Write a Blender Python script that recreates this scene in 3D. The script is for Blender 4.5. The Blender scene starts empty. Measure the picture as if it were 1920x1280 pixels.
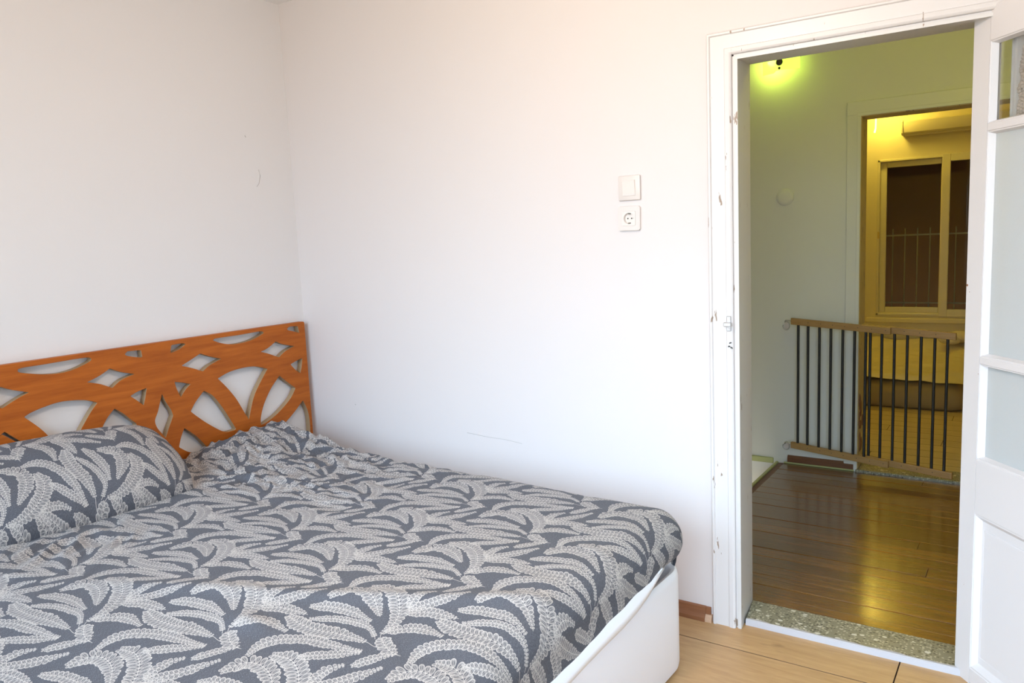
import bpy, bmesh, math, random
import numpy as np
from mathutils import Vector, Matrix, noise
from math import sin, cos, pi, radians, exp, sqrt
random.seed(7)
SC = bpy.context.scene
COL = SC.collection

# ------------------------------------------------------------------ camera, sky, light, exposure
FPX = 1465.0
YAW, PITCH, ROLL = -0.5986, 0.1315, 0.0458
fw = Vector((cos(PITCH)*sin(YAW), cos(PITCH)*cos(YAW), -sin(PITCH)))
rt = Vector((cos(YAW), -sin(YAW), 0)); dn = fw.cross(rt)
r2 = rt*cos(ROLL) + dn*sin(ROLL); d2 = -rt*sin(ROLL) + dn*cos(ROLL)
cam = bpy.data.cameras.new('camera'); cam.sensor_width = 36.0; cam.sensor_fit = 'HORIZONTAL'
cam.lens = FPX/1920*36; cam.clip_start = .05
camo = bpy.data.objects.new('camera', cam); COL.objects.link(camo)
camo.matrix_world = Matrix(((r2.x, -d2.x, -fw.x, 3.031), (r2.y, -d2.y, -fw.y, -2.6166), (r2.z, -d2.z, -fw.z, 1.4), (0, 0, 0, 1)))
SC.camera = camo
SC.view_settings.view_transform = 'Standard'; SC.view_settings.look = 'None'
SC.view_settings.gamma = 1.0; SC.view_settings.use_curve_mapping = False
SC.view_settings.exposure = 0.0
SC.cycles.use_denoising = True
SC.cycles.max_bounces = 12; SC.cycles.diffuse_bounces = 8
SC.cycles.sample_clamp_indirect = 6.0

W = bpy.data.worlds.new('sky'); SC.world = W; W.use_nodes = True
bg = W.node_tree.nodes['Background']
# overcast sky: luminance rises from horizon to zenith by (1 + 2 sin h) / 3; dull ground below
def skynodes():
    t = W.node_tree; tc = t.nodes.new('ShaderNodeTexCoord'); sp = t.nodes.new('ShaderNodeSeparateXYZ'); t.links.new(tc.outputs['Generated'], sp.inputs[0])
    r = t.nodes.new('ShaderNodeValToRGB'); mr = t.nodes.new('ShaderNodeMapRange'); mr.inputs[1].default_value = -1; t.links.new(sp.outputs[2], mr.inputs[0]); t.links.new(mr.outputs[0], r.inputs[0])
    e = r.color_ramp.elements; e[0].position = .49; e[0].color = (.10, .095, .085, 1); e[1].position = .51; e[1].color = (.13, .155, .185, 1)   # facades opposite, then open sky
    y = e.new(.60); y.color = (.19, .25, .32, 1); x = e.new(1.0); x.color = (.56, .77, 1.0, 1)
    t.links.new(r.outputs[0], bg.inputs['Color']); bg.inputs['Strength'].default_value = 26
skynodes()

def lamp(name, kind, loc, power, color, radius=.05, **k):
    l = bpy.data.lights.new(name, kind); l.energy = power; l.color = color
    if kind != 'AREA': l.shadow_soft_size = radius
    for a, v in k.items(): setattr(l, a, v)
    o = bpy.data.objects.new(name, l); o.location = loc; COL.objects.link(o); return o
WX0, WX1, WZ0, WZ1, WY = 0.2, 4.2, 0.22, 2.48, -2.80          # bedroom window opening behind the camera
p = lamp('window_portal', 'AREA', ((WX0+WX1)/2, WY-.16, (WZ0+WZ1)/2), 1, (1, 1, 1), shape='RECTANGLE', size=WX1-WX0, size_y=WZ1-WZ0)
p.rotation_euler = (radians(90), 0, 0); p.data.cycles.is_portal = True
VX, VY0, VY1, VZ0, VZ1 = 4.5, -2.2, -1.2, .95, 2.05          # unseen second window added in the right wall to brighten the left wall
p = lamp('window_portal', 'AREA', (VX+.16, (VY0+VY1)/2, (VZ0+VZ1)/2), 1, (1, 1, 1), shape='RECTANGLE', size=VZ1-VZ0, size_y=VY1-VY0)
p.rotation_euler = (0, radians(90), 0); p.data.cycles.is_portal = True
lamp('ceiling_lamp_light', 'POINT', (2.0, -1.5, 2.25), 60, (1.0, .80, .62), .12)
lamp('hall_sconce_light', 'POINT', (1.735, 1.955, 2.30), 3, (.66, .88, .07), .02)
lamp('hall_ceiling_light', 'POINT', (2.75, .75, 2.40), 7, (1.0, .94, .07), .08)
lamp('far_room_fill', 'POINT', (2.1, 3.6, 2.50), 12*.7, (1.0, .76, .10), .09)  # unseen fill lamp added for the dim lower part of the far room
lamp('far_room_light', 'POINT', (1.76, 5.3, 2.42), 12, (1.0, .74, .105), .09)

# ------------------------------------------------------------------ helpers
def link(name, me, parent=None, mat=None):
    o = bpy.data.objects.new(name, me); COL.objects.link(o)
    if mat is not None:
        for m in (mat if isinstance(mat, (list, tuple)) else [mat]): o.data.materials.append(m)
    if parent: o.parent = parent
    return o
def empty(name, loc=(0, 0, 0), rz=0):
    o = bpy.data.objects.new(name, None); COL.objects.link(o); o.location = loc; o.rotation_euler = (0, 0, rz)
    o.empty_display_size = .05; return o
def tag(o, label=None, cat=None, group=None, kind=None):
    for k, v in (('label', label), ('category', cat), ('group', group), ('kind', kind)):
        if v: o[k] = v
    return o
def struct(o, label=None, cat=None): return tag(o, label, cat, kind='structure')
class MB:
    def __init__(s): s.b = bmesh.new()
    def box(s, x0, x1, y0, y1, z0, z1, bev=0, seg=1):
        r = bmesh.ops.create_cube(s.b, size=1)
        for v in r['verts']:
            v.co = Vector(((x0+x1)/2+v.co.x*(x1-x0), (y0+y1)/2+v.co.y*(y1-y0), (z0+z1)/2+v.co.z*(z1-z0)))
        if bev:
            es = list({e for v in r['verts'] for e in v.link_edges})
            bmesh.ops.bevel(s.b, geom=es, offset=bev, segments=seg, affect='EDGES', profile=.5)
        return s
    def prism(s, pts, axis, a0, a1, top=None):
        """closed outline pts (2D) extruded along an axis; axis 'x': pts=(y,z), 'y': (x,z), 'z': (x,y)"""
        def mk(p, a): return Vector((a, p[0], p[1])) if axis == 'x' else Vector((p[0], a, p[1])) if axis == 'y' else Vector((p[0], p[1], a))
        A = [s.b.verts.new(mk(p, a0)) for p in pts]; B = [s.b.verts.new(mk(p, a1)) for p in (top or pts)]
        n = len(pts)
        for i in range(n): s.b.faces.new((A[i], A[(i+1) % n], B[(i+1) % n], B[i]))
        s.b.faces.new(A[::-1]); s.b.faces.new(B); return s
    def hexa(s, P):
        """8 points: bottom loop then top loop"""
        v = [s.b.verts.new(p) for p in P]
        for f in ((3, 2, 1, 0), (4, 5, 6, 7), (0, 1, 5, 4), (1, 2, 6, 5), (2, 3, 7, 6), (3, 0, 4, 7)): s.b.faces.new([v[i] for i in f])
        return s
    def cyl(s, p0, p1, r, n=12, r1=None):
        p0, p1 = Vector(p0), Vector(p1); d = p1-p0
        m = Matrix.Translation((p0+p1)/2) @ d.to_track_quat('Z', 'Y').to_matrix().to_4x4()
        bmesh.ops.create_cone(s.b, cap_ends=True, segments=n, radius1=r, radius2=r if r1 is None else r1, depth=d.length, matrix=m); return s
    def sph(s, c, r, sc=(1, 1, 1), n=16):
        bmesh.ops.create_uvsphere(s.b, u_segments=n, v_segments=n//2+2, radius=r, matrix=Matrix.Translation(c) @ Matrix.Diagonal((*sc, 1))); return s
    def lathe(s, prof, c, axis='y', n=28):
        """prof: (radius, offset along -axis) ; solid of revolution about an axis through c"""
        rings = []
        for r, h in prof:
            ring = []
            for i in range(n):
                a = 2*pi*i/n
                q = (r*cos(a), -h, r*sin(a)) if axis == 'y' else (r*cos(a), r*sin(a), h)
                ring.append(s.b.verts.new(Vector(c)+Vector(q)))
            rings.append(ring)
        for A, B in zip(rings, rings[1:]):
            for i in range(n): s.b.faces.new((A[i], A[(i+1) % n], B[(i+1) % n], B[i]))
        s.b.faces.new(rings[0][::-1]); s.b.faces.new(rings[-1]); return s
    def tube(s, pts, r, n=8):
        pts = [Vector(p) for p in pts]
        rings = []
        for i, p in enumerate(pts):
            t = (pts[min(i+1, len(pts)-1)]-pts[max(i-1, 0)]).normalized()
            u = t.cross(Vector((0, 0, 1)));  u = u.normalized() if u.length > .05 else t.cross(Vector((0, 1, 0))).normalized()
            w = t.cross(u)
            rings.append([s.b.verts.new(p+u*r*cos(2*pi*k/n)+w*r*sin(2*pi*k/n)) for k in range(n)])
        for A, B in zip(rings, rings[1:]):
            for k in range(n): s.b.faces.new((A[k], A[(k+1) % n], B[(k+1) % n], B[k]))
        s.b.faces.new(rings[0][::-1]); s.b.faces.new(rings[-1]); return s
    def build(s, name, mat, parent=None, smooth=False, off=None):
        bmesh.ops.recalc_face_normals(s.b, faces=s.b.faces)
        if off is not None: bmesh.ops.translate(s.b, verts=s.b.verts, vec=-Vector(off))
        me = bpy.data.meshes.new(name); s.b.to_mesh(me); s.b.free()
        if smooth:
            me.polygons.foreach_set('use_smooth', [True]*len(me.polygons))
            if smooth != 1: me.set_sharp_from_angle(angle=radians(smooth))
        o = link(name, me, parent, mat)
        if off is not None: o.location = off
        return o

# ------------------------------------------------------------------ materials
class NT:
    def __init__(s, name, color=(.8, .8, .8), rough=.5, **kw):
        s.m = bpy.data.materials.new(name); s.m.use_nodes = True; s.t = s.m.node_tree; s.n = s.t.nodes; s.l = s.t.links
        s.p = s.n['Principled BSDF']; s.p.inputs['Base Color'].default_value = (*color, 1); s.p.inputs['Roughness'].default_value = rough
        for k, v in kw.items():
            s.p.inputs[k.replace('_', ' ')].default_value = v
    def add(s, typ, **kw):
        n = s.n.new(typ)
        for k, v in kw.items():
            if k.startswith('i_'): n.inputs[k[2:].replace('_', ' ')].default_value = v
            else: setattr(n, k, v)
        return n
    def con(s, a, b): s.l.new(a, b)
    def coord(s, out='Object', scale=(1, 1, 1), rot=(0, 0, 0)):
        tc = s.add('ShaderNodeTexCoord'); mp = s.add('ShaderNodeMapping')
        mp.inputs['Scale'].default_value = scale; mp.inputs['Rotation'].default_value = rot
        s.con(tc.outputs[out], mp.inputs['Vector']); return mp.outputs[0]
    def noise(s, vec, scale=5, detail=4, rough=.5, dist=0):
        n = s.add('ShaderNodeTexNoise'); n.inputs['Scale'].default_value = scale; n.inputs['Detail'].default_value = detail
        n.inputs['Roughness'].default_value = rough; n.inputs['Distortion'].default_value = dist; s.con(vec, n.inputs['Vector']); return n.outputs['Fac']
    def ramp(s, fac, *stops):
        r = s.add('ShaderNodeValToRGB'); e = r.color_ramp.elements
        while len(e) < len(stops): e.new(.5)
        for el, (p, c) in zip(e, stops): el.position = p; el.color = (*c, 1) if len(c) == 3 else c
        s.con(fac, r.inputs[0]); return r.outputs[0]
    def mix(s, fac, a, b, blend='MIX'):
        m = s.add('ShaderNodeMix', data_type='RGBA', blend_type=blend)
        for x, sock in ((fac, m.inputs[0]), (a, m.inputs[6]), (b, m.inputs[7])):
            if isinstance(x, (int, float)): sock.default_value = x
            elif isinstance(x, tuple): sock.default_value = (*x, 1)
            else: s.con(x, sock)
        return m.outputs[2]
    def bump(s, h, strength=.2, dist=.01):
        b = s.add('ShaderNodeBump'); b.inputs['Strength'].default_value = strength; b.inputs['Distance'].default_value = dist
        s.con(h, b.inputs['Height']); s.con(b.outputs[0], s.p.inputs['Normal'])
    def base(s, c): s.con(c, s.p.inputs['Base Color'])
    def rnd(s): return s.add('ShaderNodeObjectInfo').outputs['Random']

def plaster(name, col, mottling=.02, b=.08):
    t = NT(name, col, .62); v = t.coord('Object')
    n = t.noise(v, 1.3, 3, .5)
    c2 = tuple(max(0, x-mottling) for x in col)
    t.base(t.mix(n, col, c2)); t.bump(t.noise(v, 38, 5, .6), b, .004); return t.m
def painted(name, col, wear=0, rough=.38):
    t = NT(name, col, rough); v = t.coord('Object')
    if wear:
        vs = t.coord('Object', (1, 1, .22))
        n = t.noise(vs, 48, 3, .6)
        k = t.ramp(n, (wear, (0, 0, 0)), (wear+.012, (1, 1, 1)))
        t.base(t.mix(k, col, (.30, .22, .16)))
    t.bump(t.noise(v, 22, 4, .55), .12, .004); return t.m
def wood(name, dark, light, scale=(1, 12, 12), rough=.45, vary=.0, knots=False, grain=6, coat=0, bs=.1):
    t = NT(name, light, rough)
    if coat: t.p.inputs['Coat Weight'].default_value = coat; t.p.inputs['Coat Roughness'].default_value = .17
    tc = t.add('ShaderNodeTexCoord'); mp = t.add('ShaderNodeMapping'); mp.inputs['Scale'].default_value = scale
    r = t.rnd(); cb = t.add('ShaderNodeCombineXYZ')
    mm = t.add('ShaderNodeMath', operation='MULTIPLY'); t.con(r, mm.inputs[0]); mm.inputs[1].default_value = 37.0
    for i in range(3): t.con(mm.outputs[0], cb.inputs[i])
    t.con(cb.outputs[0], mp.inputs['Location']); t.con(tc.outputs['Object'], mp.inputs['Vector'])
    v = mp.outputs[0]
    n = t.noise(v, grain, 6, .6, .6); f = t.noise(v, grain*5, 3, .6)
    c = t.ramp(n, (.3, dark), (.7, light))
    c = t.mix(.25, c, t.mix(f, dark, light))
    if vary:
        h = t.add('ShaderNodeHueSaturation'); mr = t.add('ShaderNodeMapRange'); t.con(r, mr.inputs[0]); mr.inputs[3].default_value = 1-vary; mr.inputs[4].default_value = 1+vary
        t.con(mr.outputs[0], h.inputs['Value']); t.con(c, h.inputs['Color']); c = h.outputs[0]
    if knots:
        kv = t.coord('Object', (3, 9, 9)); kn = t.noise(kv, 2.2, 2, .5)
        c = t.mix(t.ramp(kn, (.70, (0, 0, 0)), (.82, (.6, .6, .6))), c, tuple(x*.5 for x in dark))
    t.base(c); t.bump(f, bs, .003); return t.m
def plain(name, col, rough=.5, **kw): return NT(name, col, rough, **kw).m

M = {}
M['wall'] = plaster('white_wall_paint_warmlit', (.69, .640, .626))  # warm lamp cast on the walls mixed into the paint
M['wall_left'] = plaster('white_wall_paint_coollit', (.73, .715, .718))  # same paint, cooler and lighter for the light on the left wall
M['hallwall'] = plaster('pale_hall_paint', (.70, .70, .66), .03)
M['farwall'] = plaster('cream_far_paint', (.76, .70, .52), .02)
M['ceiling'] = plaster('ceiling_paint', (.82, .80, .78))
M['trim'] = painted('white_gloss_trim', (.685, .65, .635), .682)
M['reveal'] = painted('white_gloss_reveal', (.66, .635, .61), .70)
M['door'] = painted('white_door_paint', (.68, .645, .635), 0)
M['door_lit'] = painted('white_door_paint_lit', (.78, .77, .785), 0)  # lighter copy of the door paint for beads that face the window light
M['halltrim'] = painted('pale_hall_trim', (.69, .69, .65), .76)
M['jambwood'] = painted('ochre_worn_jamb', (.62, .50, .25), .64)
M['oak'] = wood('light_oak_laminate', (.40, .235, .105), (.56, .355, .175), (1.2, 9, 9), .42, .06, True)
M['hallwood'] = wood('dark_varnished_boards', (.115, .046, .010), (.25, .115, .026), (1.0, 11, 11), .22, .22, True, coat=.9, bs=.35)
M['farwood'] = wood('pale_far_boards', (.50, .40, .22), (.66, .55, .33), (.8, 9, 9), .45, .05)
M['skirting'] = wood('brown_skirting', (.22, .085, .035), (.30, .125, .055), (2, 20, 20), .4)
M['caulk'] = plain('old_caulk', (.50, .40, .31), .8)
M['sill_edge'] = plain('chipped_sill_paint', (.52, .50, .52), .6)
M['core'] = plain('fibreboard_core', (.16, .085, .04), .85)
M['skirting_bare'] = wood('bare_skirting', (.55, .33, .20), (.62, .40, .26), (2, 20, 20), .6)
M['hallskirt'] = wood('dark_hall_skirting', (.12, .05, .02), (.19, .075, .03), (2, 20, 20), .45)
M['headboard'] = wood('orange_veneer', (.285, .063, .006), (.485, .134, .0145), (14, 1.1, 14), .5, 0, False, 3.2)
M['headboard'].node_tree.nodes['Principled BSDF'].inputs['Specular IOR Level'].default_value = .25
def ply():
    t = NT('plywood_edge', (.4, .27, .15), .7); v = t.coord('Object', (1, .02, .02))
    w = t.add('ShaderNodeTexWave', wave_type='BANDS', bands_direction='X'); w.inputs['Scale'].default_value = 80; t.con(v, w.inputs['Vector'])
    t.base(t.ramp(w.outputs['Fac'], (.25, (.20, .12, .06)), (.6, (.48, .34, .20)))); return t.m
M['ply'] = ply()
M['white_base'] = plain('white_leatherette', (.86, .83, .84), .42)
M['protector'] = plain('white_cotton', (.90, .89, .90), .9)
M['mattress'] = plain('mattress_ticking', (.7, .68, .66), .9)
M['plastic'] = plain('ivory_plastic', (.66, .60, .565), .32)
M['plastic_hi'] = plain('ivory_plastic_face', (.69, .63, .59), .28)
M['dark'] = plain('dark_metal_dark', (.05, .045, .04), .5)
M['hole'] = plain('contact_hole', (.02, .018, .015), .8)
M['brass'] = plain('aged_contact', (.22, .19, .15), .45, Metallic=.8)
M['steel'] = plain('galvanised_steel', (.55, .53, .52), .4, Metallic=.7)
M['pine'] = wood('pine_gate_rail', (.30, .165, .05), (.42, .255, .10), (2, 18, 18), .5)
M['blackbar'] = plain('black_painted_steel', (.012, .011, .010), .4)
M['pvc'] = plain('white_pvc', (.74, .70, .55), .35)
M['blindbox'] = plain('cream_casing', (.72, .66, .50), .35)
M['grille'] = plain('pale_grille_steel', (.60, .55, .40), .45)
M['skyblock'] = plain('dark_skyblock_brown', (.34, .18, .08), .9)  # dark colour of the added enclosure behind the far window
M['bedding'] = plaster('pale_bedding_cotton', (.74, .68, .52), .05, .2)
M['matside'] = plain('shaded_mattress_side', (.34, .26, .13), .8)  # shade on the mattress front put into the side colour
M['cord'] = plain('white_cord', (.85, .82, .72), .6)
M['macrame'] = plaster('beige_macrame_yarn', (.70, .60, .54), .1, .6)
M['nosing'] = painted('green_yellow_nosing', (.42, .44, .20), .70)
M['void'] = plaster('stairwell_paint', (.62, .63, .62), .04)
def terrazzo(name, a=(.265, .245, .175)):
    t = NT(name, a, .35); v = t.coord('Object')
    def chips(scale, thr, seed):
        vo = t.add('ShaderNodeTexVoronoi', feature='F1'); vo.inputs['Scale'].default_value = scale
        mp = t.add('ShaderNodeMapping'); mp.inputs['Location'].default_value = (seed, seed*2, 0); mp.inputs['Scale'].default_value = (.7, 1, 1); t.con(v, mp.inputs['Vector']); t.con(mp.outputs[0], vo.inputs['Vector'])
        sep = t.add('ShaderNodeSeparateColor'); t.con(vo.outputs['Color'], sep.inputs[0])
        a_ = t.add('ShaderNodeMath', operation='GREATER_THAN'); t.con(sep.outputs[0], a_.inputs[0]); a_.inputs[1].default_value = thr
        b_ = t.add('ShaderNodeMath', operation='LESS_THAN'); t.con(vo.outputs['Distance'], b_.inputs[0]); b_.inputs[1].default_value = .42
        c_ = t.add('ShaderNodeMath', operation='MULTIPLY'); t.con(a_.outputs[0], c_.inputs[0]); t.con(b_.outputs[0], c_.inputs[1]); return c_.outputs[0]
    c = t.mix(chips(150, .50, 1), a, (.56, .52, .40)); c = t.mix(chips(130, .68, 5), c, (.09, .08, .055)); c = t.mix(chips(65, .88, 9), c, (.72, .69, .60))
    k = t.noise(v, 3.0, 2); c = t.mix(t.ramp(k, (.62, (0, 0, 0)), (.72, (.5, .5, .5))), c, (.45, .45, .38))
    t.base(c); return t.m
M['terrazzo'] = terrazzo('terrazzo')
def glass(name, col, rough, b=0, scale=150):
    t = NT(name, col, rough); t.p.inputs['Transmission Weight'].default_value = 1.0; t.p.inputs['IOR'].default_value = 1.45
    if b: t.bump(t.noise(t.coord('Object'), scale, 3, .6), b, .002)
    return t.m
M['frosted'] = glass('hammered_glass', (.84, .87, .87), .42, .5)
M['frosted'].node_tree.nodes['Principled BSDF'].inputs['Transmission Weight'].default_value = .55
M['clear'] = glass('clear_glass', (.93, .95, .94), .02)
def thin_glass(name):
    t = NT(name); tr = t.add('ShaderNodeBsdfTransparent'); gl = t.add('ShaderNodeBsdfGlossy'); gl.inputs['Roughness'].default_value = .02
    fr = t.add('ShaderNodeFresnel'); fr.inputs[0].default_value = 1.45; mx = t.add('ShaderNodeMixShader')
    tr.inputs[0].default_value = (.95, .97, .97, 1)
    t.con(fr.outputs[0], mx.inputs[0]); t.con(tr.outputs[0], mx.inputs[1]); t.con(gl.outputs[0], mx.inputs[2])
    t.con(mx.outputs[0], t.n['Material Output'].inputs['Surface']); return t.m
M['thin'] = thin_glass('window_glass')
def shade_mat():
    t = NT('lit_green_glass', (.70, .80, .30), .4); t.p.inputs['Transmission Weight'].default_value = .6
    t.p.inputs['Emission Color'].default_value = (.62, .90, .10, 1); t.p.inputs['Emission Strength'].default_value = 1.0; return t.m
M['shade'] = shade_mat()
def emit(name, c, s):
    t = NT(name, c, .5); t.p.inputs['Emission Color'].default_value = (*c, 1); t.p.inputs['Emission Strength'].default_value = s; return t.m
M['bulb'] = emit('lit_bulb', (.95, 1.0, .35), 9)
M['globe'] = emit('lit_opal_globe', (1, .85, .68), 3)
M['tube'] = emit('added_glow_white', (1, .92, .6), 1.6)
M['far_bulb'] = emit('lit_yellow_bulb', (1, .75, .2), 14)

# ------------------------------------------------------------------ room shell
WL = .047           # face of the left wall
FY = -.04           # face of the door wall
HZ = 2.522          # ceiling height
OX0, OX1, OZ = 2.20, 2.945, 1.934      # doorway opening (room side)
struct(MB().box(WL-.15, WL, -3.35, .13, -.05, 2.7).build('wall_left', M['wall_left']))
w = MB(); w.box(WL-.15, OX0-.03, FY, .13, -.05, 2.7); w.box(OX1+.03, 4.7, FY, .13, -.05, 2.7); w.box(OX0-.03, OX1+.03, FY, .13, OZ+.032, 2.7)
struct(w.build('wall_back', M['wall']))
w = MB(); w.box(4.5, 4.7, -3.35, VY0, -.05, 2.7); w.box(4.5, 4.7, VY1, .0, -.05, 2.7); w.box(4.5, 4.7, VY0, VY1, -.05, VZ0); w.box(4.5, 4.7, VY0, VY1, VZ1, 2.7)
struct(w.build('wall_right', M['wall']))
w3 = struct(empty('window_added', (4.6, VY0, VZ0)))
for a in (0, (VY1-VY0)/2-.025, VY1-VY0-.05): MB().box(-.03, .03, a, a+.05, 0, VZ1-VZ0, .004).build('mullion', M['door'], w3)
for z in (0, VZ1-VZ0-.05): MB().box(-.028, .028, .0, VY1-VY0, z, z+.05, .004).build('frame_rail', M['door'], w3)
for a in (.05, (VY1-VY0)/2+.025): MB().box(-.004, .004, a, a+(VY1-VY0)/2-.075, .05, VZ1-VZ0-.05).build('pane', M['thin'], w3)
w = MB(); w.box(WL-.15, WX0, WY-.2, WY, -.05, 2.7); w.box(WX1, 4.7, WY-.2, WY, -.05, 2.7)
w.box(WX0, WX1, WY-.2, WY, -.05, WZ0); w.box(WX0, WX1, WY-.2, WY, WZ1, 2.7)
struct(w.build('wall_front', M['wall']))
struct(MB().box(WL-.15, 4.7, -3.4, .0, HZ, 2.75).build('ceiling', M['ceiling']))
# bedroom window behind the camera
win = struct(empty('window_1', ((WX0+WX1)/2, WY-.1, WZ0)))
def wbox(name, mat, *b): return MB().box(*b).build(name, mat, win, off=None)
ox, oy, oz = (WX0+WX1)/2, WY-.1, WZ0
for a in (WX0, (WX0+WX1)/2-.025, WX1-.05): MB().box(a-ox, a+.05-ox, -.03, .03, 0, WZ1-WZ0, .004).build('mullion', M['door'], win)
for z in (0, WZ1-WZ0-.05): MB().box(WX0-ox, WX1-ox, -.028, .028, z, z+.05, .004).build('frame_rail', M['door'], win)
for a in (WX0+.05, (WX0+WX1)/2+.025): MB().box(a-ox, a+(WX1-WX0)/2-.075-ox, -.004, .004, .05, WZ1-WZ0-.05).build('pane', M['thin'], win)

# laminate floor, board by board
fl = struct(MB().box(WL-.1, 4.6, -3.3, .146, -.12, -.012).build('floor', M['dark']))
def plank(parent, mat, x0, x1, y0, y1, z0, z1, name='plank', bev=.0006, dz=0):
    c = ((x0+x1)/2, (y0+y1)/2, z0)
    o = MB().box(x0-c[0], x1-c[0], y0-c[1], y1-c[1], 0, z1-z0+dz, bev).build(name, [mat, M['core']], parent)
    for f in o.data.polygons: f.material_index = 0 if f.normal.z > .9 else 1     # the board core shows only in the joints
    return o, c
GAP = .0016
offs = [2.70, 2.95, 2.46, 1.94, 2.83, 2.30]
for r in range(11):
    y1 = -.188-(r-1)*.31 if r else 0.002; y0 = -.188-r*.31
    j = offs[r % 6]; xs = [WL]; k = j-1.2*3
    while k < 4.5:
        if k > WL+.05: xs.append(k)
        k += 1.2
    xs.append(4.5)
    for a, b in zip(xs, xs[1:]):
        o, c = plank(fl, M['oak'], a+GAP, b-GAP, y0+GAP, y1-GAP, -.012, 0); o.location = c
# skirting along the door wall
sk = struct(empty('baseboard_back', (1.05, FY, 0)))
prof = [(0, 0), (-.022, 0), (-.022, .014), (-.015, .022), (-.012, .030), (-.010, .050), (0, .053)]
MB().prism(prof, 'x', WL-1.05, 2.07-1.05).build('skirting_board', M['skirting'], sk, 40)
MB().prism([(0, 0), (-.019, 0), (-.019, .013), (-.013, .021), (-.011, .026), (0, .026)], 'x', 2.0705-1.05, 2.094-1.05).build('end_piece', M['skirting_bare'], sk, 40)
MB().prism([(0, .0265), (-.0105, .0265), (-.009, .050), (0, .052)], 'x', 2.0705-1.05, 2.089-1.05).build('skirting_top', M['skirting'], sk, 40)
sl = struct(empty('baseboard_left', (WL, -1.6, 0)))
MB().prism([(0, 0), (.022, 0), (.022, .014), (.015, .022), (.012, .03), (.01, .05), (0, .053)], 'y', -1.6, 1.52).build('skirting_board', M['skirting'], sl, 40)

# ------------------------------------------------------------------ doorway trim
tr = struct(empty('trim_1', (2.15, FY, 0)))
T0 = Vector((2.15, FY, 0))
def tb(name, mat, mb, sm=False):
    bmesh.ops.translate(mb.b, verts=mb.b.verts, vec=-T0); return mb.build(name, mat, tr, sm)
CO, CI = 2.099, 2.181            # casing outer and inner edge
HO, HI = 2.025, 1.951
def cprof(sgn, o0):              # casing profile across (distance from outer edge, proud of the wall)
    return [(0, 0), (0, -.012), (.004, -.017), (.010, -.017), (.013, -.011), (.058, -.011), (.061, -.015), (.075, -.016), (.079, -.014), (.082, -.011), (.082, .02), (.0, .02)]
pr = cprof(1, 0)
MB_ = MB(); bt = [(CO+d, FY+y) for d, y in pr]
b = MB_.b; L0 = [b.verts.new((x, y, .0)) for x, y in bt]; L1 = [b.verts.new((CO+d, FY+y, HO-d*(HO-HI)/(CI-CO))) for d, y in pr]
n = len(pr)
for i in range(n): b.faces.new((L0[i], L0[(i+1) % n], L1[(i+1) % n], L1[i]))
b.faces.new(L0[::-1]); b.faces.new(L1); tb('side_casing', M['trim'], MB_)
RX0, RX1 = OX1, OX1+.088
MB_ = MB(); b = MB_.b
L0 = [b.verts.new((CO+d, FY+y, HO-d*(HO-HI)/(CI-CO))) for d, y in pr]; L1 = [b.verts.new((RX1-d, FY+y, HO-d*(HO-HI)/(CI-CO))) for d, y in pr]
for i in range(n): b.faces.new((L0[i], L0[(i+1) % n], L1[(i+1) % n], L1[i]))
b.faces.new(L0[::-1]); b.faces.new(L1); tb('head_casing', M['trim'], MB_)
MB_ = MB(); b = MB_.b
L0 = [b.verts.new((RX1-d, FY+y, .0)) for d, y in pr]; L1 = [b.verts.new((RX1-d, FY+y, HO-d*(HO-HI)/(CI-CO))) for d, y in pr]
for i in range(n): b.faces.new((L0[i], L0[(i+1) % n], L1[(i+1) % n], L1[i]))
b.faces.new(L0[::-1]); b.faces.new(L1); tb('side_casing', M['trim'], MB_)
# stop bead (groove + inner bead) and reveal lining
for (y0, y1, x0, x1) in ((FY-.003, FY+.05, 2.1805, 2.1875),):
    tb('stop_bead', M['trim'], MB().box(x0, x1, y0, y1, 0, HI, .001)); tb('stop_bead', M['trim'], MB().box(x0, RX0, y0, y1, OZ+.0105, HI+.0005, .001))
tb('jamb_lining', M['reveal'], MB().hexa([(2.1875, -.048, 0), (2.200, -.048, 0), (2.179, .15, 0), (2.165, .15, 0), (2.1875, -.048, OZ+.0105), (2.200, -.048, OZ+.0105), (2.179, .15, OZ+.02), (2.165, .15, OZ+.02)]))
tb('jamb_lining', M['reveal'], MB().box(OX1, OX1+.03, -.044, .15, 0, OZ+.02))
tb('head_lining', M['reveal'], MB().hexa([(2.1875, -.0485, OZ), (OX1+.03, -.0485, OZ), (OX1+.03, .15, OZ+.016), (2.165, .15, OZ+.016), (2.1875, -.0485, OZ+.0105), (OX1+.03, -.0485, OZ+.0105), (OX1+.03, .15, OZ+.03), (2.165, .15, OZ+.03)]))
tb('caulk_line', M['caulk'], MB().box(CO-.0035, CO+.0005, FY-.0035, FY+.001, .06, HO-.02, .001))
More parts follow.
